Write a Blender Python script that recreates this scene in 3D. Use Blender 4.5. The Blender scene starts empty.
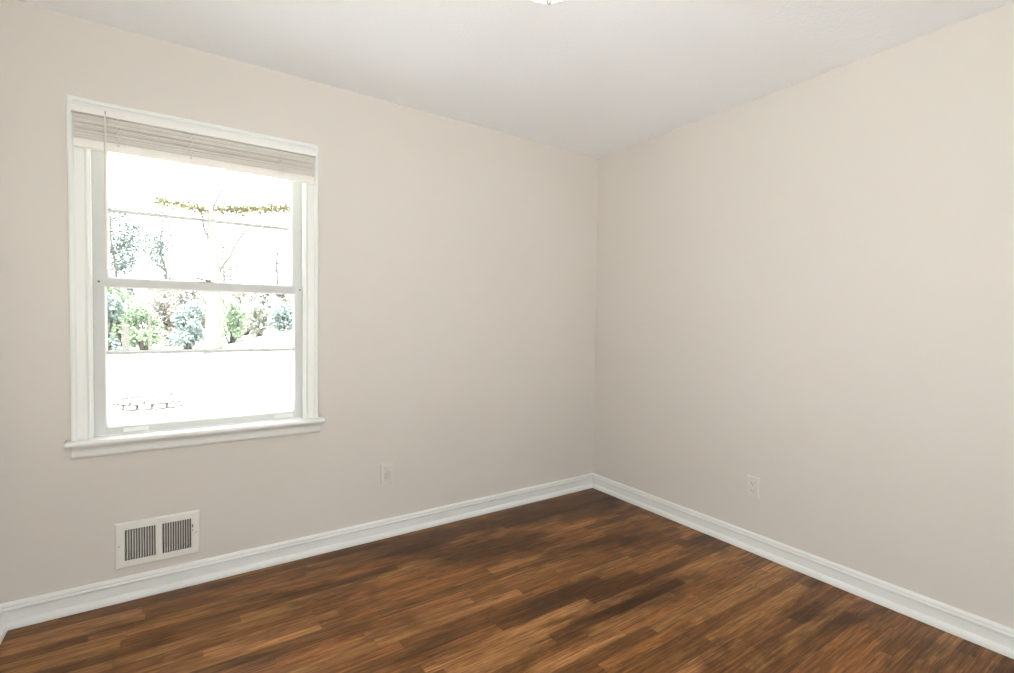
import bpy, math, random
from mathutils import Vector, Matrix

random.seed(7)
S = bpy.context.scene
C = bpy.data.collections.new('scene')
S.collection.children.link(C)

# ------------------------------------------------------------------ camera
F_PX, YAW, PITCH, ROLL = 491.63, 0.5938, -0.0294, 0.0122
CAM = Vector((-2.595, -2.6683, 1.2245))
fw = Vector((math.sin(YAW)*math.cos(PITCH), math.cos(YAW)*math.cos(PITCH), math.sin(PITCH)))
r0 = Vector((math.cos(YAW), -math.sin(YAW), 0))
u0 = r0.cross(fw)
rt = math.cos(ROLL)*r0 + math.sin(ROLL)*u0
up = -math.sin(ROLL)*r0 + math.cos(ROLL)*u0
cd = bpy.data.cameras.new('camera')
cd.sensor_fit = 'HORIZONTAL'; cd.sensor_width = 36.0
cd.lens = 36.0*F_PX/1014.0
cd.clip_start = 0.02; cd.clip_end = 500
cam = bpy.data.objects.new('camera', cd)
cam.matrix_world = Matrix(((rt.x, up.x, -fw.x, CAM.x), (rt.y, up.y, -fw.y, CAM.y),
                           (rt.z, up.z, -fw.z, CAM.z), (0, 0, 0, 1)))
C.objects.link(cam)
S.camera = cam

# ------------------------------------------------------------------ sky, exposure
SKY = 9.5
LAMP = 8.0
wd = bpy.data.worlds.new('sky'); S.world = wd; wd.use_nodes = True
bg = wd.node_tree.nodes['Background']
bg.inputs[0].default_value = (0.92, 0.975, 1.0, 1)      # bright overcast sky
bg.inputs[1].default_value = SKY
sd = bpy.data.lights.new('sun', 'SUN'); sd.energy = 44.0; sd.angle = math.radians(6); sd.color = (1.0, 0.975, 0.945)
sun = bpy.data.objects.new('sun', sd); C.objects.link(sun)      # high sun from behind the house
sun.rotation_euler = Vector((-0.22, -0.55, 1.15)).to_track_quat('Z', 'Y').to_euler()
S.view_settings.view_transform = 'Standard'
S.view_settings.look = 'None'
S.view_settings.exposure = -0.79
S.view_settings.gamma = 1.0
S.view_settings.use_curve_mapping = False
S.cycles.use_denoising = True
S.cycles.denoising_input_passes = 'RGB_ALBEDO_NORMAL'
S.cycles.denoising_prefilter = 'ACCURATE'
S.cycles.max_bounces = 14
S.cycles.diffuse_bounces = 8
S.cycles.transparent_max_bounces = 16
S.cycles.sample_clamp_indirect = 12

# ------------------------------------------------------------------ room sizes (metres)
H = 2.44
XL, YR = -3.174, -3.45          # left wall, rear wall; right wall x=0, window wall y=0
TH = 0.16
JL, JR = -2.893, -2.040         # window jambs
WZ0, WZ1 = 0.694, 2.055         # window opening

# ------------------------------------------------------------------ materials
def newmat(name):
    m = bpy.data.materials.new(name); m.use_nodes = True
    nt = m.node_tree
    return m, nt, nt.nodes['Principled BSDF']
def N(nt, t, **k):
    n = nt.nodes.new(t)
    for a, b in k.items(): setattr(n, a, b)
    return n
def paint(name, col, rough=0.5, var=0.02, scale=3.0, bump=0.0, bscale=300, metal=0.0, spec=0.5):
    m, nt, p = newmat(name)
    tc = N(nt, 'ShaderNodeTexCoord'); nz = N(nt, 'ShaderNodeTexNoise')
    nz.inputs['Scale'].default_value = scale; nz.inputs['Detail'].default_value = 4
    nt.links.new(tc.outputs['Object'], nz.inputs['Vector'])
    mx = N(nt, 'ShaderNodeMix', data_type='RGBA')
    mx.inputs[6].default_value = (*[max(0, c*(1-var)) for c in col], 1)
    mx.inputs[7].default_value = (*[min(1, c*(1+var)) for c in col], 1)
    nt.links.new(nz.outputs['Fac'], mx.inputs[0]); nt.links.new(mx.outputs[2], p.inputs['Base Color'])
    p.inputs['Roughness'].default_value = rough; p.inputs['Metallic'].default_value = metal
    p.inputs['Specular IOR Level'].default_value = spec
    if bump:
        n2 = N(nt, 'ShaderNodeTexNoise'); n2.inputs['Scale'].default_value = bscale; n2.inputs['Detail'].default_value = 2
        b = N(nt, 'ShaderNodeBump'); b.inputs['Strength'].default_value = bump; b.inputs['Distance'].default_value = 0.002
        nt.links.new(tc.outputs['Object'], n2.inputs['Vector'])
        nt.links.new(n2.outputs['Fac'], b.inputs['Height']); nt.links.new(b.outputs['Normal'], p.inputs['Normal'])
    return m

M = {}
M['wall'] = paint('greige wall paint', (0.69, 0.647, 0.602), 0.75, 0.015, 1.5, 0.25, 260, spec=0.3)
M['ceiling'] = paint('white ceiling paint', (0.90, 0.915, 0.945), 0.85, 0.01, 2, 0.9, 90, spec=0.2)
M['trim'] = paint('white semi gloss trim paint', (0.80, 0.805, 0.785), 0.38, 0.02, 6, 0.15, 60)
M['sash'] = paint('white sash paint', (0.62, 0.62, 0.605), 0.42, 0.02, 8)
M['blind'] = paint('off white vinyl', (0.84, 0.81, 0.76), 0.42, 0.03, 20)
M['headrail'] = paint('white enamelled steel', (0.84, 0.82, 0.79), 0.35, 0.01, 20)
M['cord'] = paint('off white cord', (0.78, 0.75, 0.70), 0.8, 0.03, 60)
M['plate'] = paint('painted over plate', (0.72, 0.68, 0.63), 0.4, 0.01, 20)
M['slot'] = paint('dark slot', (0.12, 0.10, 0.08), 0.6, 0.05, 20)
M['register'] = paint('white register enamel', (0.80, 0.79, 0.74), 0.4, 0.01, 20)
M['duct'] = paint('galvanised duct', (0.12, 0.115, 0.105), 0.6, 0.1, 20, metal=0.4)
M['steel'] = paint('dull steel', (0.35, 0.34, 0.32), 0.4, 0.05, 30, metal=0.8)
M['nickel'] = paint('brushed nickel', (0.55, 0.53, 0.50), 0.3, 0.03, 30, metal=0.9)
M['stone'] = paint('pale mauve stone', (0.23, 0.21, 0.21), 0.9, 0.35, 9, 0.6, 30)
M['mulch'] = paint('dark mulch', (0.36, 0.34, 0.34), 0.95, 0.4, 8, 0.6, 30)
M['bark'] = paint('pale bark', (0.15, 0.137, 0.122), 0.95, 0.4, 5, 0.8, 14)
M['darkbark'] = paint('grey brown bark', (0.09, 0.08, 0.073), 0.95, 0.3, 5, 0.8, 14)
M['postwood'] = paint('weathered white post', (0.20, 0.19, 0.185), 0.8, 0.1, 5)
M['lawn'] = paint('pale dry lawn', (0.42, 0.42, 0.36), 0.95, 0.12, 0.8, 0.5, 12)

def leafmat(name, a, b, scale=1.6):
    m, nt, p = newmat(name)
    tc = N(nt, 'ShaderNodeTexCoord'); nz = N(nt, 'ShaderNodeTexNoise')
    nz.inputs['Scale'].default_value = scale; nz.inputs['Detail'].default_value = 6; nz.inputs['Roughness'].default_value = 0.7
    nt.links.new(tc.outputs['Object'], nz.inputs['Vector'])
    cr = N(nt, 'ShaderNodeValToRGB')
    cr.color_ramp.elements[0].position = 0.38; cr.color_ramp.elements[0].color = (*a, 1)
    cr.color_ramp.elements[1].position = 0.62; cr.color_ramp.elements[1].color = (*b, 1)
    nt.links.new(nz.outputs['Fac'], cr.inputs[0]); nt.links.new(cr.outputs[0], p.inputs['Base Color'])
    p.inputs['Roughness'].default_value = 0.6
    tr = N(nt, 'ShaderNodeBsdfTranslucent'); nt.links.new(cr.outputs[0], tr.inputs['Color'])
    ms = N(nt, 'ShaderNodeMixShader'); ms.inputs[0].default_value = 0.3
    out = nt.nodes['Material Output']
    nt.links.new(p.outputs[0], ms.inputs[1]); nt.links.new(tr.outputs[0], ms.inputs[2]); nt.links.new(ms.outputs[0], out.inputs[0])
    return m
M['leaf_teal'] = leafmat('blue green leaves', (0.15, 0.21, 0.205), (0.45, 0.5, 0.49), 9)
M['leaf_green'] = leafmat('light green leaves', (0.17, 0.25, 0.15), (0.45, 0.52, 0.38), 9)
M['leaf_pale'] = leafmat('pale olive leaves', (0.28, 0.29, 0.24), (0.55, 0.55, 0.5), 9)
M['leaf_tan'] = leafmat('tan leaves', (0.34, 0.3, 0.26), (0.6, 0.56, 0.52), 9)
M['leaf_yellow'] = leafmat('yellow green leaves', (.11,.10,.045), (.26,.24,.14), 9)
M['leaf_red'] = leafmat('dull red leaves', (0.1, 0.05, 0.05), (0.17, 0.13, 0.125), 9)

M['leaf_sparse'] = leafmat('sparse grey green leaves', (0.05, 0.075, 0.068), (0.16, 0.18, 0.165), 9)
M['leaf_dry'] = leafmat('sparse dry leaves', (0.085, 0.078, 0.060), (0.18, 0.17, 0.15), 9)

def glassmat():
    m, nt, p = newmat('window glass'); nt.nodes.remove(p)
    t = N(nt, 'ShaderNodeBsdfTransparent'); t.inputs[0].default_value = (0.96, 0.975, 0.97, 1)
    g = N(nt, 'ShaderNodeBsdfGlossy'); g.inputs['Roughness'].default_value = 0.02
    lw = N(nt, 'ShaderNodeLayerWeight'); lw.inputs[0].default_value = 0.5
    pw = N(nt, 'ShaderNodeMath', operation='POWER'); nt.links.new(lw.outputs['Facing'], pw.inputs[0]); pw.inputs[1].default_value = 5
    f = N(nt, 'ShaderNodeMath', operation='MULTIPLY_ADD'); nt.links.new(pw.outputs[0], f.inputs[0]); f.inputs[1].default_value = 0.6; f.inputs[2].default_value = 0.008
    ms = N(nt, 'ShaderNodeMixShader')
    nt.links.new(f.outputs[0], ms.inputs[0]); nt.links.new(t.outputs[0], ms.inputs[1]); nt.links.new(g.outputs[0], ms.inputs[2])
    nt.links.new(ms.outputs[0], nt.nodes['Material Output'].inputs[0])
    return m
M['glass'] = glassmat()

def lampmat():
    m, nt, p = newmat('lit frosted glass')
    p.inputs['Base Color'].default_value = (0.9, 0.9, 0.88, 1)
    p.inputs['Emission Color'].default_value = (1.0, 0.955, 0.90, 1)
    p.inputs['Emission Strength'].default_value = LAMP
    return m
M['lamp'] = lampmat()

STAINS_FALLOFF = [(-1.15, -0.45, 0.50, 0.16, 0.95), (-0.40, -0.20, 0.85, 0.26, 0.8), (-1.45, -0.16, 0.75, 0.15, 0.85), (-1.15, -1.02, 0.45, 0.09, 0.6), (-0.45, -0.75, 0.30, 0.10, 0.5)]  # dark wood patches; those by the corner paint in light falloff
def floormat():
    m, nt, p = newmat('stained oak strip floor')
    L = nt.links.new
    def mth(op, a, b=None, c=None):
        n = N(nt, 'ShaderNodeMath', operation=op)
        for i, v in enumerate((a, b, c)):
            if v is None: continue
            if isinstance(v, (int, float)): n.inputs[i].default_value = v
            else: L(v, n.inputs[i])
        return n.outputs[0]
    def comb(x, y, z=0.0):
        n = N(nt, 'ShaderNodeCombineXYZ')
        for i, v in enumerate((x, y, z)):
            if isinstance(v, (int, float)): n.inputs[i].default_value = v
            else: L(v, n.inputs[i])
        return n.outputs[0]
    def wn(v):
        n = N(nt, 'ShaderNodeTexWhiteNoise', noise_dimensions='3D'); L(v, n.inputs['Vector']); return n.outputs['Value']
    def noise(v, s, d=4, r=0.6, dist=0.0):
        n = N(nt, 'ShaderNodeTexNoise'); n.inputs['Scale'].default_value = s; n.inputs['Detail'].default_value = d
        n.inputs['Roughness'].default_value = r; n.inputs['Distortion'].default_value = dist
        L(v, n.inputs['Vector']); return n.outputs['Fac']
    def ramp(v, stops):
        n = N(nt, 'ShaderNodeValToRGB'); e = n.color_ramp.elements
        while len(e) < len(stops): e.new(0.5)
        for i, (q, c) in enumerate(stops): e[i].position = q; e[i].color = (*c, 1)
        L(v, n.inputs[0]); return n.outputs[0]
    def mix(f, a, b, bt='MIX'):
        n = N(nt, 'ShaderNodeMix', data_type='RGBA', blend_type=bt)
        if isinstance(f, (int, float)): n.inputs[0].default_value = f
        else: L(f, n.inputs[0])
        for i, v in ((6, a), (7, b)):
            if isinstance(v, tuple): n.inputs[i].default_value = (*v, 1)
            else: L(v, n.inputs[i])
        return n.outputs[2]
    tc = N(nt, 'ShaderNodeTexCoord'); sp = N(nt, 'ShaderNodeSeparateXYZ'); L(tc.outputs['Object'], sp.inputs[0])
    x, y = sp.outputs[0], sp.outputs[1]
    W = 0.057
    ry = mth('DIVIDE', y, W); row = mth('FLOOR', ry); fy = mth('FRACT', ry)
    rr = wn(comb(row, 3.7, 0.3)); rl = wn(comb(row, 9.1, 5.3))
    length = mth('MULTIPLY_ADD', rl, 0.45, 0.42)
    rx = mth('DIVIDE', mth('MULTIPLY_ADD', rr, 3.0, x), length)
    col = mth('FLOOR', rx); fx = mth('FRACT', rx)
    pid = wn(comb(row, col, 1.0)); pid2 = wn(comb(row, col, 7.0))
    # colour of each strip
    c1 = ramp(pid, [(0.0, (0.150, 0.062, 0.020)), (0.25, (0.220, 0.095, 0.030)), (0.6, (0.290, 0.122, 0.038)), (0.8, (0.310, 0.152, 0.052)), (1.0, (0.400, 0.190, 0.070))])
    off = mth('MULTIPLY', pid2, 40.0)
    g1 = noise(comb(mth('MULTIPLY_ADD', x, 1.6, off), mth('MULTIPLY', y, 30.0), off), 1.9, 9, 0.72, 1.3)
    g2 = noise(comb(mth('MULTIPLY_ADD', x, 4.0, off), mth('MULTIPLY', y, 85.0), off), 1.7, 6, 0.7)
    gr = ramp(g1, [(0.28, (0.22, 0.17, 0.14)), (0.42, (0.62, 0.56, 0.52)), (0.54, (1.0, 1.0, 1.0)), (0.70, (1.65, 1.65, 1.55))])
    c2 = mix(0.9, c1, gr, 'MULTIPLY')
    c3 = mix(0.8, c2, ramp(g2, [(0.34, (0.42, 0.36, 0.31)), (0.60, (1.28, 1.28, 1.25))]), 'MULTIPLY')
    # worn blotches of darker stain, drawn out along the strips
    bl = noise(comb(mth('MULTIPLY', x, 1.0), mth('MULTIPLY', y, 2.6), 4.2), 1.7, 5, 0.65, 0.4)
    c4 = mix(1.0, c3, ramp(bl, [(0.36, (0.42, 0.38, 0.36)), (0.53, (1.0, 1.0, 1.0)), (0.75, (1.12, 1.10, 1.07))]), 'MULTIPLY')
    # ragged dark stains in the boards, also painting the light falloff toward the corner
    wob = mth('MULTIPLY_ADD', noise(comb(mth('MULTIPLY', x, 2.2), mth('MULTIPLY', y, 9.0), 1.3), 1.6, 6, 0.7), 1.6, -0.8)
    for sx, sy, rx_, ry_, amt in STAINS_FALLOFF:
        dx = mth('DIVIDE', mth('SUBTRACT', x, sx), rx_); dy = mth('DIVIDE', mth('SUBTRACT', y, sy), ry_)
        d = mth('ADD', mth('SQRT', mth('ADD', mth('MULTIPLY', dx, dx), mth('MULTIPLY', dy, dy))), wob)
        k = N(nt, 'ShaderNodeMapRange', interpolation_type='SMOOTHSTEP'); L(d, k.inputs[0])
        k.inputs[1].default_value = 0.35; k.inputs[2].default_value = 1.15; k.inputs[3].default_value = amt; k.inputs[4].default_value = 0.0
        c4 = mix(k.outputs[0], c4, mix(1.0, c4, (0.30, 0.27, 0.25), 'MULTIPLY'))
    # seams
    ey = mth('MINIMUM', fy, mth('SUBTRACT', 1.0, fy))
    ex = mth('MULTIPLY', mth('MINIMUM', fx, mth('SUBTRACT', 1.0, fx)), mth('DIVIDE', length, W))
    e = mth('MINIMUM', ey, ex)
    seam = mth('SMOOTH_MIN', mth('DIVIDE', e, 0.022), 1.0, 0.1)
    c5 = mix(mth('MULTIPLY_ADD', seam, -0.6, 0.6), c4, (0.022, 0.010, 0.005))
    # a few specks of paint and dust
    sk = noise(comb(x, y, 0.0), 55, 1, 0.5)
    c6 = mix(mth('MULTIPLY', mth('GREATER_THAN', sk, 0.83), 0.55), c5, (0.55, 0.48, 0.42))
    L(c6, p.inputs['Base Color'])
    ro = mth('MULTIPLY_ADD', noise(comb(x, mth('MULTIPLY', y, 3.0), 0.0), 5, 5, 0.6), 0.18, 0.25)
    L(ro, p.inputs['Roughness'])
    p.inputs['Specular IOR Level'].default_value = 0.22
    b = N(nt, 'ShaderNodeBump'); b.inputs['Strength'].default_value = 0.35; b.inputs['Distance'].default_value = 0.0015
    L(mth('ADD', mth('MULTIPLY', seam, 0.6), mth('MULTIPLY', g1, 0.12)), b.inputs['Height']); L(b.outputs[0], p.inputs['Normal'])
    return m
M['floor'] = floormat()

# ------------------------------------------------------------------ mesh helpers
class MB:
    def __init__(s): s.v = []; s.f = []; s.smooth = []
    def add(s, vs, fs, smooth=False):
        b = len(s.v); s.v += [tuple(v) for v in vs]
        for f in fs: s.f.append([b+i for i in f]); s.smooth.append(smooth)
    def box(s, x0, x1, y0, y1, z0, z1, bev=0.0):
        if bev <= 0:
            vs = [(x, y, z) for z in (z0, z1) for y in (y0, y1) for x in (x0, x1)]
            s.add(vs, [(0, 2, 3, 1), (4, 5, 7, 6), (0, 1, 5, 4), (2, 6, 7, 3), (0, 4, 6, 2), (1, 3, 7, 5)]); return
        b = min(bev, (x1-x0)/2.01, (y1-y0)/2.01, (z1-z0)/2.01)
        vs = []; idx = {}
        for ix, X in enumerate((x0, x1)):
            for iy, Y in enumerate((y0, y1)):
                for iz, Z in enumerate((z0, z1)):
                    sx, sy, sz = (b if ix == 0 else -b), (b if iy == 0 else -b), (b if iz == 0 else -b)
                    for k, q in enumerate(((X, Y+sy, Z+sz), (X+sx, Y, Z+sz), (X+sx, Y+sy, Z))):
                        idx[(ix, iy, iz, k)] = len(vs); vs.append(q)
        fs = []
        for i in (0, 1):
            fs.append([idx[(i, a, c, 0)] for a, c in ((0, 0), (1, 0), (1, 1), (0, 1))])
            fs.append([idx[(a, i, c, 1)] for a, c in ((0, 0), (1, 0), (1, 1), (0, 1))])
            fs.append([idx[(a, c, i, 2)] for a, c in ((0, 0), (1, 0), (1, 1), (0, 1))])
        for a in (0, 1):
            for c in (0, 1):
                fs.append([idx[(a, c, 0, 0)], idx[(a, c, 1, 0)], idx[(a, c, 1, 1)], idx[(a, c, 0, 1)]])
                fs.append([idx[(a, 0, c, 0)], idx[(a, 1, c, 0)], idx[(a, 1, c, 2)], idx[(a, 0, c, 2)]])
                fs.append([idx[(0, a, c, 1)], idx[(1, a, c, 1)], idx[(1, a, c, 2)], idx[(0, a, c, 2)]])
                for d in (0, 1): fs.append([idx[(a, c, d, k)] for k in range(3)])
        s.add(vs, fs)
    def sweep(s, rings, closed=False, smooth=False, cap=True):
        n = len(rings[0]); vs = [p for r in rings for p in r]; fs = []
        for i in range(len(rings)-1):
            for j in range(n if closed else n-1):
                k = (j+1) % n
                fs.append((i*n+j, i*n+k, (i+1)*n+k, (i+1)*n+j))
        if cap and closed: fs += [tuple(range(n)), tuple(range((len(rings)-1)*n, len(rings)*n))]
        s.add(vs, fs, smooth)
    def tube(s, pts, rad, seg=8):
        pts = [Vector(p) for p in pts]; rings = []
        if not isinstance(rad, (list, tuple)): rad = [rad]*len(pts)
        for i, p in enumerate(pts):
            d = (pts[min(i+1, len(pts)-1)]-pts[max(i-1, 0)]).normalized()
            a = d.orthogonal().normalized() if i == 0 else (a - d*a.dot(d)).normalized()
            b = d.cross(a)
            rings.append([p+(a*math.cos(t)+b*math.sin(t))*rad[i] for t in [2*math.pi*k/seg for k in range(seg)]])
        s.sweep(rings, True, True)
    def lathe(s, cx, cy, prof, seg=40):
        s.sweep([[(cx+r*math.cos(t), cy+r*math.sin(t), z) for t in [2*math.pi*k/seg for k in range(seg)]] for r, z in prof], True, True)
    def build(s, name, mat, parent=None):
        me = bpy.data.meshes.new(name); me.from_pydata(s.v, [], s.f)
        for p, sm in zip(me.polygons, s.smooth): p.use_smooth = sm
        me.materials.append(mat)
        import bmesh
        bm = bmesh.new(); bm.from_mesh(me)
        if name != 'foliage' and len(s.f) < 6000: bmesh.ops.recalc_face_normals(bm, faces=bm.faces)
        bm.to_mesh(me); bm.free()
        o = bpy.data.objects.new(name, me); C.objects.link(o)
        if parent:
            o.parent = parent; o.matrix_parent_inverse = Matrix.Translation(-parent.location)
        return o
def empty(name, loc=(0, 0, 0)):
    o = bpy.data.objects.new(name, None); o.empty_display_size = 0.1; o.location = loc
    C.objects.link(o); return o
def tag(o, label, cat, group=None, kind=None):
    o['label'] = label; o['category'] = cat
    if group: o['group'] = group
    if kind: o['kind'] = kind
    return o
def struct(o): o['kind'] = 'structure'; return o

# ------------------------------------------------------------------ shell
VX0, VX1, VZ0, VZ1 = -2.800, -2.524, 0.156, 0.318      # duct hole behind the register
m = MB()
xs = [XL-TH, VX0, JL, VX1, JR, TH]; xs = sorted([XL-TH, JL-0.02, VX0, VX1, JR+0.02, TH])
zs = sorted([0, VZ0, VZ1, WZ0-0.012, WZ1+0.02, H])
for i in range(len(xs)-1):
    for k in range(len(zs)-1):
        xm, zm = (xs[i]+xs[i+1])/2, (zs[k]+zs[k+1])/2
        if JL-0.02 < xm < JR+0.02 and WZ0-0.012 < zm < WZ1+0.02: continue
        if VX0 < xm < VX1 and VZ0 < zm < VZ1: continue
        m.box(xs[i], xs[i+1], 0, TH, zs[k], zs[k+1])
struct(m.build('wall_front', M['wall']))
m = MB(); m.box(0, TH, YR-TH, 0, 0, H); struct(m.build('wall_right', M['wall']))
# unseen window added in the left and rear walls to light the room
LW = (-3.25, -2.35, 0.22, 2.06); RW = (-3.06, -1.75, 0.22, 2.06)
m = MB(); a, b, c, d = LW
m.box(XL-TH, XL, YR-TH, a, 0, H); m.box(XL-TH, XL, b, 0, 0, H); m.box(XL-TH, XL, a, b, 0, c); m.box(XL-TH, XL, a, b, d, H)
struct(m.build('wall_left', M['wall']))
m = MB(); a, b, c, d = RW
m.box(XL, a, YR-TH, YR, 0, H); m.box(b, 0, YR-TH, YR, 0, H); m.box(a, b, YR-TH, YR, 0, c); m.box(a, b, YR-TH, YR, d, H)
struct(m.build('wall_rear', M['wall']))
def fill_window(name, box, side):
    a, b, c, d = box
    t = struct(empty(name, (XL, (a+b)/2, c) if side == 'left' else ((a+b)/2, YR, c)))
    def bx(mb, p0, p1, q0, q1, z0, z1):       # p along the wall, q into the room
        if side == 'left': mb.box(XL+q0, XL+q1, p0, p1, z0, z1, 0.002)
        else: mb.box(p0, p1, YR+q0, YR+q1, z0, z1, 0.002)
    m = MB(); w = 0.065
    bx(m, a-w, a, 0, 0.018, c, d+w); bx(m, b, b+w, 0, 0.018, c, d+w); bx(m, a, b, 0, 0.018, d, d+w)
    m.build('window_casing', M['trim'], t)
    m = MB(); bx(m, a-w-0.015, b+w+0.015, 0, 0.06, c-0.022, c); bx(m, a-w, b+w, 0, 0.015, c-0.08, c-0.022)
    m.build('window_sill', M['trim'], t)
    m = MB(); s_ = 0.04; mid = (c+d)/2; e = 0.002
    bx(m, a+e, a+s_, -0.10, -0.06, c+e, d-e); bx(m, b-s_, b-e, -0.10, -0.06, c+e, d-e)
    for z0, z1 in ((c+e, c+s_), (mid-0.02, mid+0.02), (d-s_, d-e)): bx(m, a+s_, b-s_, -0.10, -0.06, z0, z1)
    m.build('sash', M['sash'], t)
    for z0, z1 in ((c+s_, mid-0.02), (mid+0.02, d-s_)):
        m = MB(); bx(m, a+s_, b-s_, -0.082, -0.079, z0, z1); m.build('glass_pane', M['glass'], t)
fill_window('fill_window_left', LW, 'left'); fill_window('fill_window_rear', RW, 'rear')
m = MB(); m.box(XL-TH, TH, YR-TH, TH, H, H+0.12); struct(m.build('ceiling', M['ceiling']))
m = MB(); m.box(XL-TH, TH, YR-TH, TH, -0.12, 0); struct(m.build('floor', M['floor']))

m = MB()                                            # unseen eaves added to block steep sky light and sun at the windows
m.box(XL-TH-0.5, TH+0.4, TH, TH+0.62, H, H+0.12); m.box(XL-TH-0.5, TH+0.4, YR-TH-0.6, YR-TH, H, H+0.12)
m.box(XL-TH-0.5, XL-TH, YR-TH, TH, H, H+0.12); m.box(TH, TH+0.4, YR-TH, TH, H, H+0.12)
struct(m.build('shade_eaves', M['trim']))


# baseboards: profile (distance off the wall, height), mitred in the corners
BODY = [(0, 0), (0.013, 0), (0.013, 0.066), (0.0165, 0.069), (0.018, 0.074), (0.0165, 0.079), (0.0135, 0.081),
        (0.0145, 0.086), (0.013, 0.092), (0.008, 0.097), (0.004, 0.099), (0, 0.099)]
SHOE = [(0.013, 0), (0.031, 0), (0.031, 0.006), (0.0295, 0.014), (0.026, 0.021), (0.020, 0.026), (0.013, 0.028)]
def run(prof, side):
    m = MB()
    if side == 'front': r = [[(XL+d, -d, z) for d, z in prof], [(-d, -d, z) for d, z in prof]]
    if side == 'rear': r = [[(XL+d, YR+d, z) for d, z in prof], [(-d, YR+d, z) for d, z in prof]]
    if side == 'right': r = [[(-d, -d, z) for d, z in prof], [(-d, YR+d, z) for d, z in prof]]
    if side == 'left': r = [[(XL+d, -d, z) for d, z in prof], [(XL+d, YR+d, z) for d, z in prof]]
    m.sweep(r, True); return m
for side in ('front', 'right', 'left', 'rear'):
    b = struct(run(BODY, side).build('baseboard_'+side, M['trim']))
    run(SHOE, side).build('shoe_moulding', M['trim'], b)

# ------------------------------------------------------------------ window
win = struct(empty('window_1', ((JL+JR)/2, 0, WZ0)))
# jambs and head, lining the opening
m = MB()
m.box(JL-0.02, JL, 0, TH+0.01, WZ0-0.012, WZ1+0.02); m.box(JR, JR+0.02, 0, TH+0.01, WZ0-0.012, WZ1+0.02)
m.box(JL, JR, 0, TH+0.01, WZ1, WZ1+0.02)
m.build('jamb', M['trim'], win)
m = MB()
for y0, y1, t in ((0.001, 0.026, 0.011), (0.0645, 0.071, 0.007), (0.104, 0.15, 0.016)):     # inner stop, parting bead, blind stop
    z0 = 0.716 if y0 < 0.03 else 0.70
    m.box(JL, JL+t, y0, y1, z0, WZ1, 0.002); m.box(JR-t, JR, y0, y1, z0, WZ1, 0.002); m.box(JL+t, JR-t, y0, y1, WZ1-t, WZ1, 0.002)
m.build('window_stop', M['trim'], win)
# casing: moulded profile (outward, off wall), three sides, mitred
CP = [(0, 0), (0, 0.010), (0.003, 0.013), (0.007, 0.013), (0.010, 0.010), (0.014, 0.009), (0.018, 0.011), (0.030, 0.0125),
      (0.042, 0.014), (0.047, 0.0185), (0.056, 0.0195), (0.062, 0.018), (0.0645, 0.014), (0.0645, 0)]
CL, CR, CT, CB = JL+0.005, JR-0.005, WZ1-0.003, 0.716
m = MB()
m.sweep([[(CL-u, -d, CB) for u, d in CP], [(CL-u, -d, CT+u) for u, d in CP],
         [(CR+u, -d, CT+u) for u, d in CP], [(CR+u, -d, CB) for u, d in CP]], True)
m.build('window_casing', M['trim'], win)
# stool with rounded nose and horns past the casing
m = MB()
nose = [(0.0, 0.694), (-0.053, 0.694), (-0.0575, 0.696), (-0.060, 0.700), (-0.061, 0.705), (-0.060, 0.710), (-0.0575, 0.7145), (-0.052, 0.716), (0.0, 0.716)]
SX0, SX1 = -2.968, -1.958
m.sweep([[(SX0+0.004, y*0.93, z) for y, z in nose], [(SX0, y, z) for y, z in nose] and [(SX0, y*0.97, z) for y, z in nose],
         [(SX0+0.006, y, z) for y, z in nose], [(SX1-0.006, y, z) for y, z in nose], [(SX1, y*0.97, z) for y, z in nose], [(SX1-0.0, y*0.93, z) for y, z in nose]], True)
m.box(JL, JR, 0.0, 0.030, 0.694, 0.716)
m.build('window_sill', M['trim'], win)
# sloping outer sill
m = MB(); ys = [(0.030, 0.718), (0.030, 0.684), (0.26, 0.650), (0.26, 0.680)]
m.sweep([[(JL-0.0, y, z) for y, z in ys], [(JR+0.0, y, z) for y, z in ys]], True)
m.build('outer_sill', M['trim'], win)
# apron with an ogee foot
ap = [(0, 0.694), (-0.030, 0.694), (-0.029, 0.688), (-0.022, 0.682), (-0.017, 0.676), (-0.0155, 0.668), (-0.0155, 0.650), (-0.013, 0.643), (-0.008, 0.638), (0, 0.637)]
m = MB(); m.sweep([[(-2.952-0.3*y-0.004, y, z) for y, z in ap], [(-1.972+0.3*y+0.004, y, z) for y, z in ap]], True)
m.build('window_apron', M['trim'], win)

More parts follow.
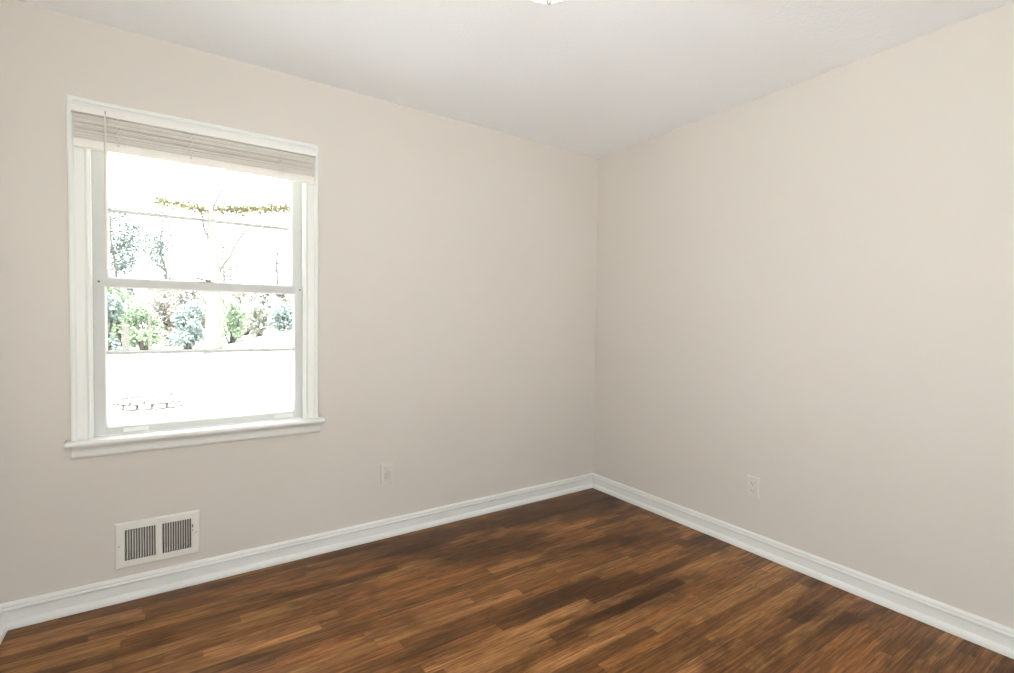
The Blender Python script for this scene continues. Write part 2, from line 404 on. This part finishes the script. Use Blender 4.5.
def sash(name, y0, y1, z0, z1, gx0, gx1, gz0, gz1, zm, top_extra=0):
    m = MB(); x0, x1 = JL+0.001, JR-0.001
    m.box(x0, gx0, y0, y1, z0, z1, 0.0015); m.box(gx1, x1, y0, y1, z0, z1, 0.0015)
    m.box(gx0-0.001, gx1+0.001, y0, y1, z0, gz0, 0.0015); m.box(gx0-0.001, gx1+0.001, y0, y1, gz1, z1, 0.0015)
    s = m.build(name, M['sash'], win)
    ym = (y0+y1)/2
    # sloping glazing bead round the opening
    b = MB(); e = 0.007
    for ya, yb in ((y0+0.003, ym-0.002), (y1-0.003, ym+0.002)):
        loop = lambda i, Y: [(gx0+i, Y, gz0+i), (gx1-i, Y, gz0+i), (gx1-i, Y, gz1-i), (gx0+i, Y, gz1-i)]
        A, B, D = loop(0, ya), loop(e, yb), loop(0, yb)
        for j in range(4):
            k = (j+1) % 4
            b.add([A[j], A[k], B[k], B[j], D[j], D[k]], [(0, 1, 2, 3), (3, 2, 5, 4), (0, 4, 5, 1), (0, 3, 4), (1, 5, 2)])
    b.build('glazing_bead', M['trim'], s)
    mu = MB()       # one thin horizontal bar, moulded
    P = [(y0+0.006, zm-0.002), (y0+0.006, zm+0.002), (ym, zm+0.0085), (y1-0.004, zm+0.004), (y1-0.004, zm-0.004), (ym, zm-0.0085)]
    mu.sweep([[(gx0-0.0, y, z) for y, z in P], [(gx1+0.0, y, z) for y, z in P]], True)
    mu.build('muntin', M['sash'], s)
    g = MB(); g.box(gx0+0.001, gx1-0.001, ym-0.0015, ym+0.0015, gz0+0.001, zm-0.004)
    g.build('glass_pane', M['glass'], s)
    g = MB(); g.box(gx0+0.001, gx1-0.001, ym-0.0015, ym+0.0015, zm+0.004, gz1-0.001)
    g.build('glass_pane', M['glass'], s)
    return s
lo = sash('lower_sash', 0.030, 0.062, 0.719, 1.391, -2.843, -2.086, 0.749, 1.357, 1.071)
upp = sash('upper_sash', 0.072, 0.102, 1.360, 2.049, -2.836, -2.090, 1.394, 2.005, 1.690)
for cx in (-2.740, -2.140):                         # finger lifts on the bottom rail
    m = MB(); P = [(0.030, 0.724), (0.022, 0.724), (0.0165, 0.728), (0.019, 0.731), (0.0245, 0.7295), (0.027, 0.741), (0.030, 0.742)]
    m.sweep([[(cx-0.045, y, z) for y, z in P], [(cx+0.045, y, z) for y, z in P]], True)
    m.build('finger_lift', M['trim'], lo)
for cx in (-2.862, -2.063):                         # dark screw heads in the meeting rail corners
    m = MB(); m.sweep([[(cx+0.0042*math.cos(t), yy, 1.3755+0.0042*math.sin(t)) for t in [2*math.pi*k/12 for k in range(12)]] for yy in (0.030, 0.0275)], True)
    m.build('screw', M['slot'], lo)
m = MB()                                            # cam lock on top of the meeting rail
m.box(-2.505, -2.440, 0.036, 0.058, 1.3912, 1.3945, 0.001)
m.lathe(-2.463, 0.047, [(0.0001, 1.394), (0.010, 1.394), (0.010, 1.402), (0.006, 1.405), (0.0001, 1.405)], 16)
m.tube([(-2.463, 0.047, 1.402), (-2.490, 0.040, 1.405), (-2.512, 0.033, 1.412)], [0.0045, 0.004, 0.005], 8)
lk = m.build('sash_lock', M['steel'], lo); lk['label'] = 'dull metal sash lock'

# ------------------------------------------------------------------ venetian blind, drawn up
BX0, BX1 = -2.934, -2.004
bl = empty('venetian_blind', ((BX0+BX1)/2, -0.022, 2.073))
tag(bl, 'off white horizontal slat blind drawn up to the top of the window', 'blind')
m = MB()
hp = [(-0.0205, 2.047), (-0.0205, 2.073), (-0.0225, 2.073), (-0.0225, 2.049), (-0.0455, 2.049), (-0.0455, 2.068), (-0.044, 2.071), (-0.0425, 2.0735), (-0.0455, 2.0735), (-0.0485, 2.071), (-0.0485, 2.047)]
m.sweep([[(BX0, y, z) for y, z in hp], [(BX1, y, z) for y, z in hp]], True)
m.box(BX0+0.01, BX1-0.01, -0.044, -0.024, 2.050, 2.058)
m.build('head_rail', M['headrail'], bl)
for xa, xb in ((BX0-0.0015, BX0+0.0005), (BX1-0.0005, BX1+0.0015)):
    m = MB(); m.box(xa, xb, -0.049, -0.0205, 2.046, 2.075, 0.0007)
    m.build('end_cap', M['headrail'], bl)
rnd = random.Random(3)
m = MB(); z = 2.0435; n = 41
gaps = {}; deep = {0: .010, 1: .012, 7: .005, 8: .005, 14: .010, 15: .015, 16: .013, 17: .006, 20: .004, 23: .006, 24: .011, 25: .015, 26: .013, 27: .005, 31: .005, 32: .004, 37: .003}
tot = sum(gaps.values()); base = (2.0435-1.9475-tot)/n
for i in range(n):
    z -= base + gaps.get(i, 0)
    tilt = rnd.uniform(0.0, 0.0004)
    dx = rnd.uniform(-0.0015, 0.0015); dy = rnd.uniform(-0.0008, 0.0012) + deep.get(i, 0); warp = 0
    rings = []
    for k in range(9):
        u = k/8; x = BX0+0.006+dx+(BX1-BX0-0.012)*u
        zz = z + warp*math.sin(u*math.pi*2) + (0.0008 if abs(u-0.155) < 0.07 or abs(u-0.84) < 0.07 else 0)
        top = [(-0.0475+0.025*j/4+dy, zz+tilt*(j/4-0.5)*-2+0.0008*(1-(j/2-1)**2)) for j in range(5)]
        rings.append([(x, a, b) for a, b in top]+[(x, a, b-0.0015) for a, b in reversed(top)])
    m.sweep(rings, True)
m.build('slats', M['blind'], bl)
m = MB()
bp = [(-0.0235, 1.926), (-0.0235, 1.943), (-0.026, 1.9455), (-0.044, 1.9455), (-0.0475, 1.942), (-0.0485, 1.922), (-0.0475, 1.912), (-0.044, 1.9095), (-0.026, 1.9095), (-0.0235, 1.912)]
m.sweep([[(BX0+0.006, y, z) for y, z in bp], [(BX1-0.006, y, z) for y, z in bp]], True)
m.build('bottom_rail', M['blind'], bl)
for cx in (-2.787, -2.532, -2.160):                 # ladder cords slack in front of the stack
    m = MB()
    for q in range(3):
        pts = [(cx+(q-1)*0.006, -0.0478, 2.047)]
        for i in range(1, 14):
            zz = 2.047-i*0.0085
            pts.append((cx+(q-1)*0.006+math.sin(i*1.9+q*2+cx*9)*0.006, -0.0500-0.0028*abs(math.sin(i*1.3+q)), zz))
        pts.append((cx, -0.049, 1.930))
        m.tube(pts, 0.0010, 5)
    m.build('ladder_cord', M['cord'], bl)
m = MB()
m.tube([(-2.827, -0.0475, 2.062), (-2.827, -0.055, 2.066), (-2.827, -0.058, 2.060), (-2.827, -0.058, 2.050)], 0.0016, 6)
m.build('wand_hook', M['steel'], bl)
m = MB(); m.tube([(-2.827, -0.058, 2.052), (-2.828, -0.059, 1.8), (-2.830, -0.058, 1.42), (-2.830, -0.058, 1.405)], [0.0042, 0.0042, 0.0042, 0.003], 6)
m.build('tilt_wand', M['cord'], bl)

# ------------------------------------------------------------------ floor register in the wall
vx0, vx1, vz0, vz1 = -2.817, -2.507, 0.138, 0.336
vt = empty('wall_register', ((vx0+vx1)/2, 0, vz0))
tag(vt, 'white steel air register with two louvred grilles low on the window wall', 'air vent')
m = MB()
holes = [(-2.784, -2.673), (-2.651, -2.540)]; hz0, hz1 = 0.170, 0.304
fx = [vx0+0.006, holes[0][0], holes[0][1], holes[1][0], holes[1][1], vx1-0.006]
for i in (0, 2, 4): m.box(fx[i], fx[i+1], -0.0105, -0.0085, vz0+0.006, vz1-0.006)
for a, b in holes:
    m.box(a, b, -0.0105, -0.0085, vz0+0.006, hz0); m.box(a, b, -0.0105, -0.0085, hz1, vz1-0.006)
o_ = [(vx0, vz0), (vx1, vz0), (vx1, vz1), (vx0, vz1)]
i_ = [(vx0+0.006, vz0+0.006), (vx1-0.006, vz0+0.006), (vx1-0.006, vz1-0.006), (vx0+0.006, vz1-0.006)]
for j in range(4):
    k = (j+1) % 4
    m.add([(o_[j][0], -0.0002, o_[j][1]), (o_[k][0], -0.0002, o_[k][1]), (o_[k][0], -0.004, o_[k][1]), (o_[j][0], -0.004, o_[j][1]),
           (i_[k][0], -0.0105, i_[k][1]), (i_[j][0], -0.0105, i_[j][1])], [(0, 1, 2, 3), (3, 2, 4, 5)])
m.build('face_plate', M['register'], vt)
for a, b in holes:
    m = MB(); n = 12
    for i in range(n+1):
        x = a+(b-a)*i/n; w = 0.0014
        m.box(x-w*0.5 if i else x, x+w*0.5+0.0016, -0.0104, -0.0085, hz0, hz1)
        # curved blade running back into the boot
        pts = [(x, -0.0095), (x+0.0018, -0.004), (x+0.0030, 0.003), (x+0.0034, 0.009)]
        r = [[(px-0.0006, py, zz) for px, py in pts]+[(px+0.0006, py, zz) for px, py in reversed(pts)] for zz in (hz0+0.0005, hz1-0.0005)]
        m.sweep(r, True)
    m.build('louvre_grille', M['register'], vt)
m = MB()
e = 0.001
m.box(VX0+e, VX1-e, 0.085, 0.088, VZ0+e, VZ1-e)
m.box(VX0+e, VX0+0.003, 0.0, 0.088, VZ0+e, VZ1-e); m.box(VX1-0.003, VX1-e, 0.0, 0.088, VZ0+e, VZ1-e)
m.box(VX0+e, VX1-e, 0.0, 0.088, VZ0+e, VZ0+0.003); m.box(VX0+e, VX1-e, 0.0, 0.088, VZ1-0.003, VZ1-e)
m.build('duct_boot', M['duct'], vt)
m = MB(); m.box(-2.5365, -2.5325, -0.0108, -0.0086, 0.262, 0.276); m.box(-2.5365, -2.5325, -0.0108, -0.0086, 0.247, 0.253)
m.build('damper_slot', M['slot'], vt)
m = MB(); m.box(-2.5372, -2.5318, -0.018, -0.010, 0.254, 0.261, 0.001)
m.build('damper_lever', M['register'], vt)
def screw(x, z, y, r, parent, mat, axis='y'):
    m = MB()
    prof = [(r, 0.0), (r*0.85, -0.0008), (r*0.4, -0.0014), (0.00005, -0.0015)]
    m.sweep([[(x+q*math.cos(t), y+d, z+q*math.sin(t)) for t in [2*math.pi*k/14 for k in range(14)]] for q, d in prof], True, True)
    return m.build('screw', mat, parent)
screw(-2.802, 0.237, -0.0105, 0.0038, vt, M['nickel']); screw(-2.521, 0.237, -0.0105, 0.0038, vt, M['nickel'])

# ------------------------------------------------------------------ duplex outlets (built at origin facing -y, centre of the plate)
def outlet(loc, rz, label):
    t = empty('wall_outlet', (0, 0, 0))
    tag(t, label, 'electrical outlet', 'duplex outlets low on the walls')
    W, Hh = 0.0355, 0.0575
    m = MB()
    xs = [-W+0.003, -0.0165, 0.0165, W-0.003]
    zr = [(-0.0355, -0.0045), (0.0045, 0.0355)]
    m.box(xs[0], xs[1], -0.0055, 0, -Hh+0.003, Hh-0.003); m.box(xs[2], xs[3], -0.0055, 0, -Hh+0.003, Hh-0.003)
    m.box(xs[1], xs[2], -0.0055, 0, -Hh+0.003, zr[0][0]); m.box(xs[1], xs[2], -0.0055, 0, zr[0][1], zr[1][0]); m.box(xs[1], xs[2], -0.0055, 0, zr[1][1], Hh-0.003)
    o_ = [(-W, -Hh), (W, -Hh), (W, Hh), (-W, Hh)]; i_ = [(a*(1-0.003/W), b*(1-0.003/Hh)) for a, b in o_]
    for j in range(4):
        k = (j+1) % 4
        m.add([(o_[j][0], 0, o_[j][1]), (o_[k][0], 0, o_[k][1]), (o_[k][0], -0.0025, o_[k][1]), (o_[j][0], -0.0025, o_[j][1]),
               (i_[k][0], -0.0055, i_[k][1]), (i_[j][0], -0.0055, i_[j][1])], [(0, 1, 2, 3), (3, 2, 4, 5)])
    m.build('cover_plate', M['plate'], t)
    for a, b in zr:
        zc = (a+b)/2; m = MB()
        out = []
        for k in range(32):
            an = 2*math.pi*k/32; out.append((0.0178*math.cos(an), max(-0.0135, min(0.0135, 0.0178*math.sin(an)))))
        out = [(max(-0.0162, min(0.0162, x)), z) for x, z in out]
        m.sweep([[(x, y, zc+z) for x, z in [(p[0]*s, p[1]*s) for p in out]] for y, s in ((-0.001, 1), (-0.0065, 1), (-0.0072, 0.95))], True)
        rec = m.build('receptacle', M['plate'], t)
        sl = MB()
        sl.box(-0.0075, -0.0055, -0.0076, -0.0070, zc-0.001, zc+0.008); sl.box(0.0055, 0.0075, -0.0076, -0.0070, zc+0.000, zc+0.007)
        sl.sweep([[(0.0024*math.cos(q), y, zc-0.0075+0.0024*math.sin(q)) for q in [2*math.pi*k/12 for k in range(12)]] for y in (-0.0076, -0.0070)], True)
        sl.build('slots', M['slot'], rec)
    screw(0, 0, -0.0055, 0.0032, t, M['plate'])
    t.location = loc; t.rotation_euler = (0, 0, rz); t.scale = (1, 1.5, 1)
    return t
outlet((-1.607, 0, 0.3605), 0, 'beige painted duplex outlet on the window wall, right of the window')
outlet((0, -1.232, 0.3465), -math.pi/2, 'beige painted duplex outlet on the blank right wall')

# ------------------------------------------------------------------ ceiling light
LX, LY = -1.575, -1.378
lt = empty('ceiling_light', (LX, LY, H))
tag(lt, 'lit white glass dome ceiling light with a small metal finial', 'ceiling light')
m = MB(); m.lathe(LX, LY, [(0.001, H-0.001), (0.085, H-0.001), (0.088, H-0.006), (0.088, H-0.018), (0.080, H-0.024), (0.001, H-0.024)]); m.build('canopy', M['nickel'], lt)
prof = [(0.127, H-0.022), (0.130, H-0.026)] + [(0.130*math.cos(a), H-0.026-0.120*math.sin(a)) for a in [math.pi/2*k/14 for k in range(1, 14)]] + [(0.004, H-0.146)]
inner = [(max(r-0.004, 0.003), z+0.004) for r, z in reversed(prof)]
m = MB(); m.lathe(LX, LY, prof+inner, 48); m.build('glass_shade', M['lamp'], lt)
m = MB(); m.lathe(LX, LY, [(q, z-0.042) for q, z in [(0.003, H-0.06), (0.003, H-0.103), (0.011, H-0.105), (0.012, H-0.108), (0.006, H-0.113), (0.009, H-0.121), (0.008, H-0.128), (0.003, H-0.134), (0.0003, H-0.136)]], 20)
m.build('finial', M['nickel'], lt)

# ------------------------------------------------------------------ garden outside the window
def ground_z(x, y):
    u = min(1, max(0, (y-7)/9.5)); u = u*u*(3-2*u)
    return -0.50 + u*(0.66 + 0.20*max(0, min(x+2.0, 6))) + max(0, y-16.5)*0.03
m = MB(); nx, ny = 64, 90; vs = []
for j in range(ny+1):
    for i in range(nx+1):
        x = -32+64*i/nx; y = -30+90*(j/ny)
        vs.append((x, y, ground_z(x, y)+random.uniform(-.01, .01)))
m.add(vs, [(j*(nx+1)+i, j*(nx+1)+i+1, (j+1)*(nx+1)+i+1, (j+1)*(nx+1)+i) for j in range(ny) for i in range(nx)], True)
g = m.build('lawn', M['lawn']); g['kind'] = 'structure'

M['bounce_slab'] = paint('pale bounce slab', (0.78, 0.785, 0.79), 0.9, 0.06, 1.5, 0.4, 40)
m = MB(); m.box(-13, XL-TH-0.02, -14, 2.0, -0.56, -0.40); m.box(XL-TH-0.02, 8, -14, YR-TH-0.02, -0.56, -0.40)  # unseen pale slab, added to bounce daylight up onto the ceiling
m.build('light_bounce_slab', M['bounce_slab'])['kind'] = 'structure'
def leaves(mb, pts, size, rnd):
    for p in pts:
        s = size*rnd.uniform(0.6, 1.3)
        d = Vector((rnd.uniform(-1, 1), rnd.uniform(-1, 1), rnd.uniform(-0.7, 0.7))).normalized()
        w = d.cross(Vector((rnd.uniform(-1, 1), rnd.uniform(-1, 1), rnd.uniform(-1, 1)))).normalized()*s*0.32
        n = d.cross(w).normalized()*s*0.12
        p = Vector(p)
        mb.add([p, p+d*s*0.5+w+n, p+d*s, p+d*s*0.5-w+n], [(0, 1, 2), (0, 2, 3)])
def shrub(name, x, y, w, dp, h, n, size, mat, label, cat, group, seed, zlift=0.0):
    rnd = random.Random(seed); z0 = ground_z(x, y)
    t = empty(name, (x, y, z0)); tag(t, label, cat, group)
    blobs = [(x+rnd.uniform(-.32, .32)*w, y+rnd.uniform(-.28, .28)*dp, z0+zlift+h*rnd.uniform(0.12, 0.85), rnd.uniform(.16, .26)*w) for _ in range(14)]
    pts = []
    for _ in range(n):
        bx, by, bz, br = rnd.choice(blobs)
        d = Vector((rnd.gauss(0, 1), rnd.gauss(0, 1), rnd.gauss(0, 1))).normalized()*br*rnd.uniform(.55, 1.08)
        pts.append((bx+d.x, by+d.y, max(z0+0.05, bz+d.z)))
    m = MB(); leaves(m, pts, size, rnd); m.build('foliage', mat, t)
    m = MB()
    for bx, by, bz, br in blobs:
        m.tube([(x+(bx-x)*0.15, y+(by-y)*0.15, z0-0.05), (x+(bx-x)*0.6+0.05, y+(by-y)*.6, z0+(bz-z0)*.5), (bx, by, bz)], [0.035, 0.022, 0.008], 6)
    m.build('stem', M['darkbark'], t)
    return t
HG = 'shrubs along the far edge of the lawn'
def sh(x, y, w, dp, h, n, mat, label, seed, zl=0.0): shrub('garden_shrub', x, y, w, dp, h, n, 0.12, M[mat], label, 'shrub', HG, seed, zl)
sh(-4.52, 16.6, 1.1, 1.0, 1.9, 2400, 'leaf_teal', 'blue-green leafy shrub at the left edge of the window view', 11)
sh(-3.44, 16.8, 1.0, 1.0, 2.0, 2400, 'leaf_green', 'light green shrub behind the two pale garden posts', 12)
sh(-2.26, 16.8, 1.0, 1.0, 1.7, 2400, 'leaf_teal', 'blue-green shrub just left of the pale-barked trunk', 13)
sh(-4.10, 18.3, 1.3, 1.0, 2.7, 2000, 'leaf_green', 'tall light green shrub rising behind the leftmost blue-green shrub', 14)
sh(-2.80, 18.4, 1.3, 1.0, 2.6, 2000, 'leaf_tan', 'tan-leaved bush showing above the green shrubs left of the trunk', 18)
sh(-1.55, 18.4, 1.1, 1.0, 2.1, 1600, 'leaf_pale', 'pale olive shrub directly behind the pale-barked trunk', 22)
sh(-1.00, 17.0, 0.9, 0.9, 1.5, 1800, 'leaf_green', 'loose green shrub just right of the pale-barked trunk', 15)
sh(-0.03, 17.5, 0.8, 0.9, 1.3, 1300, 'leaf_pale', 'pale olive shrub in the middle of the right half of the window', 16)
sh(0.85, 17.8, 1.0, 0.9, 1.1, 1300, 'leaf_teal', 'low blue-green shrub below the red-leaved bush', 17)
sh(-0.30, 19.3, 1.4, 1.0, 2.2, 1500, 'leaf_tan', 'tan-leaved bush behind the shrubs right of the trunk', 20)
sh(1.15, 19.6, 1.2, 1.0, 1.7, 1200, 'leaf_pale', 'pale olive bush behind the low blue-green shrub', 23)
sh(-4.60, 20.4, 2.0, 1.2, 2.9, 2600, 'leaf_sparse', 'tall grey-green bush at the back, left edge of the window view', 41)
sh(-2.05, 20.6, 2.0, 1.2, 2.6, 2600, 'leaf_dry', 'tall dry olive bush at the back, behind the pale-barked trunk', 42)
sh(0.55, 21.6, 1.5, 1.0, 2.0, 1600, 'leaf_sparse', 'grey-green bush at the back, left of the red-leaved bush', 43)
sh(1.65, 22.6, 0.9, 0.8, 0.6, 900, 'leaf_red', 'small dull red-leaved bush at the far right of the window view', 19, 0.85)

def limb(m, p0, p1, r0, r1, rnd, k=6, wob=0.12):
    p0, p1 = Vector(p0), Vector(p1); L = (p1-p0).length; pts = []; rs = []
    for i in range(k+1):
        u = i/k; p = p0.lerp(p1, u)
        if 0 < i: p += Vector((rnd.uniform(-1, 1), rnd.uniform(-1, 1), rnd.uniform(-.5, .5)))*wob*L*0.25*min(u*2, 1)*(0 if i == k else 1)
        pts.append(p); rs.append(r0+(r1-r0)*u)
    m.tube(pts, rs, 9); return pts
# the tree whose trunk stands in the middle of the view
rnd = random.Random(21)
tz = ground_z(-1.61, 15)
tr = tag(empty('garden_tree', (-1.61, 15, tz)), 'pale-barked tree whose trunk stands in the middle of the window view', 'tree', None)
m = MB()
m.tube([(-1.63, 15, tz-0.1), (-1.62, 15, tz+0.25), (-1.61, 15, 1.8), (-1.60, 15, 2.7), (-1.66, 15, 4.2), (-1.74, 15, 5.9), (-1.70, 15.1, 8.5)], [0.30, 0.23, 0.20, 0.17, 0.10, 0.06, 0.02], 14)
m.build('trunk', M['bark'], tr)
for chain in ([((-1.60, 15, 2.4), (-0.75, 15, 4.0), 0.05, 0.02), ((-0.75, 15, 4.0), (-0.1, 15.2, 5.6), 0.02, 0.008)],
              [((-1.64, 15, 3.4), (-2.25, 14.8, 5.2), 0.035, 0.015), ((-2.25, 14.8, 5.2), (-2.6, 14.8, 6.6), 0.015, 0.006)],
              [((-1.66, 15, 4.4), (-0.9, 15.3, 6.8), 0.03, 0.01)]):
    m = MB()
    for q in chain: limb(m, *q, rnd)
    m.build('branch', M['darkbark'], tr)
m = MB(); b1 = limb(m, (-1.67, 15, 4.55), (0.55, 14.0, 4.72), 0.035, 0.012, rnd, 8, 0.05); m.build('branch', M['darkbark'], tr)
m = MB(); b2 = limb(m, (-1.67, 15, 4.5), (-3.1, 14.0, 4.47), 0.030, 0.010, rnd, 6, 0.05)
m.build('branch', M['darkbark'], tr)
pts = []
for path, cnt in ((b1, 900), (b2, 420)):
    for _ in range(cnt):
        u = rnd.uniform(0.08, 1)*(len(path)-1); i = min(int(u), len(path)-2); p = path[i].lerp(path[i+1], u-i)
        pts.append(p+Vector((rnd.uniform(-.08, .08), rnd.uniform(-.12, .12), rnd.gauss(0, .07))))
m = MB(); leaves(m, pts, 0.10, rnd); f = m.build('foliage', M['leaf_yellow'], tr); f['label'] = 'row of yellow-green leaves'

# loose thin trees beyond the shrubs
def thintree(x, y, h, n, mat, label, seed, z_lo=0.35, spread=1.1):
    rnd = random.Random(seed); z0 = ground_z(x, y)
    t = tag(empty('background_tree', (x, y, z0)), label, 'tree', 'thin trees beyond the shrubs')
    m = MB(); path = limb(m, (x, y, z0-0.1), (x+rnd.uniform(-.3, .3), y, z0+h), 0.07, 0.02, rnd, 8, 0.06); m.build('trunk', M['bark'], t)
    pts = []
    for _ in range(22):
        m = MB()
        u = rnd.uniform(z_lo, .95); i = min(int(u*8), 7); p = path[i]
        q = p+Vector((rnd.uniform(-1, 1)*spread, rnd.uniform(-1, 1)*spread, rnd.uniform(.3, 1.1)))
        lp = limb(m, p, q, 0.018, 0.005, rnd, 4)
        for _ in range(n//22):
            w = rnd.uniform(.3, 1); j = min(int(w*4), 3)
            pts.append(lp[j].lerp(lp[j+1], rnd.random())+Vector((rnd.gauss(0, .24), rnd.gauss(0, .24), rnd.gauss(0, .24))))
        m.build('branch', M['bark'], t)
    m = MB(); leaves(m, pts, 0.10, rnd); m.build('foliage', mat, t)
thintree(-4.5, 23.4, 5.6, 4200, M['leaf_sparse'], 'thin blue-green leaved tree at the left edge of the upper sash', 31)
thintree(-2.9, 27.2, 6.2, 3400, M['leaf_sparse'], 'thin pale-leaved tree between the left edge tree and the trunk', 32)
thintree(-0.7, 24.0, 4.4, 1400, M['leaf_dry'], 'thin pale-leaved tree close to the right of the pale-barked trunk', 33)
thintree(1.6, 24.0, 3.8, 800, M['leaf_dry'], 'sparse pale-leaved tree at the right side of the window view', 34, 0.3)

# two garden posts
def post(x, y, h, r, label):
    z0 = ground_z(x, y); m = MB()
    m.lathe(x, y, [(r, z0-0.1), (r, z0+h-0.03), (r*1.25, z0+h-0.03), (r*1.25, z0+h-0.005), (r*0.6, z0+h), (0.001, z0+h)], 14)
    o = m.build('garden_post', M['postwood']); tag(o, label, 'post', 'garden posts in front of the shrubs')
post(-3.24, 15.6, 1.25, 0.035, 'thin tall white post in front of the light green shrubs')
post(-3.80, 15.6, 0.85, 0.085, 'thick short pale post left of the thin white one')

# ring of stones round a bed on the lawn
rc = (-2.95, 8.95); R_ = 0.62
rg = tag(empty('stone_ring', (rc[0], rc[1], ground_z(*rc))), 'low ring of pale mauve stones round a planting bed on the lawn', 'garden bed edging')
rnd = random.Random(5)
for lay in range(2):
    for k in range(18):
        a = 2*math.pi*(k+lay*0.5)/18; z0 = ground_z(*rc)+lay*0.085
        m = MB(); w = 0.092; rr = R_+rnd.uniform(-.015, .015)-lay*0.02
        dirr = Vector((math.cos(a), math.sin(a), 0)); tan = Vector((-math.sin(a), math.cos(a), 0)); c = Vector((rc[0], rc[1], 0))+dirr*rr
        mb = MB(); mb.box(-w, w, -0.06, 0.06, 0, 0.08+rnd.uniform(-.008, .01), 0.016)
        m.add([c+tan*v[0]+dirr*v[1]+Vector((0, 0, z0+v[2]-0.01)) for v in mb.v], mb.f)
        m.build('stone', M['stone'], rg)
m = MB(); m.lathe(rc[0], rc[1], [(R_-0.03, ground_z(*rc)-0.02), (R_-0.05, ground_z(*rc)+0.07), (0.25, ground_z(*rc)+0.10), (0.001, ground_z(*rc)+0.11)], 24)
m.build('mulch_bed', M['mulch'], rg)
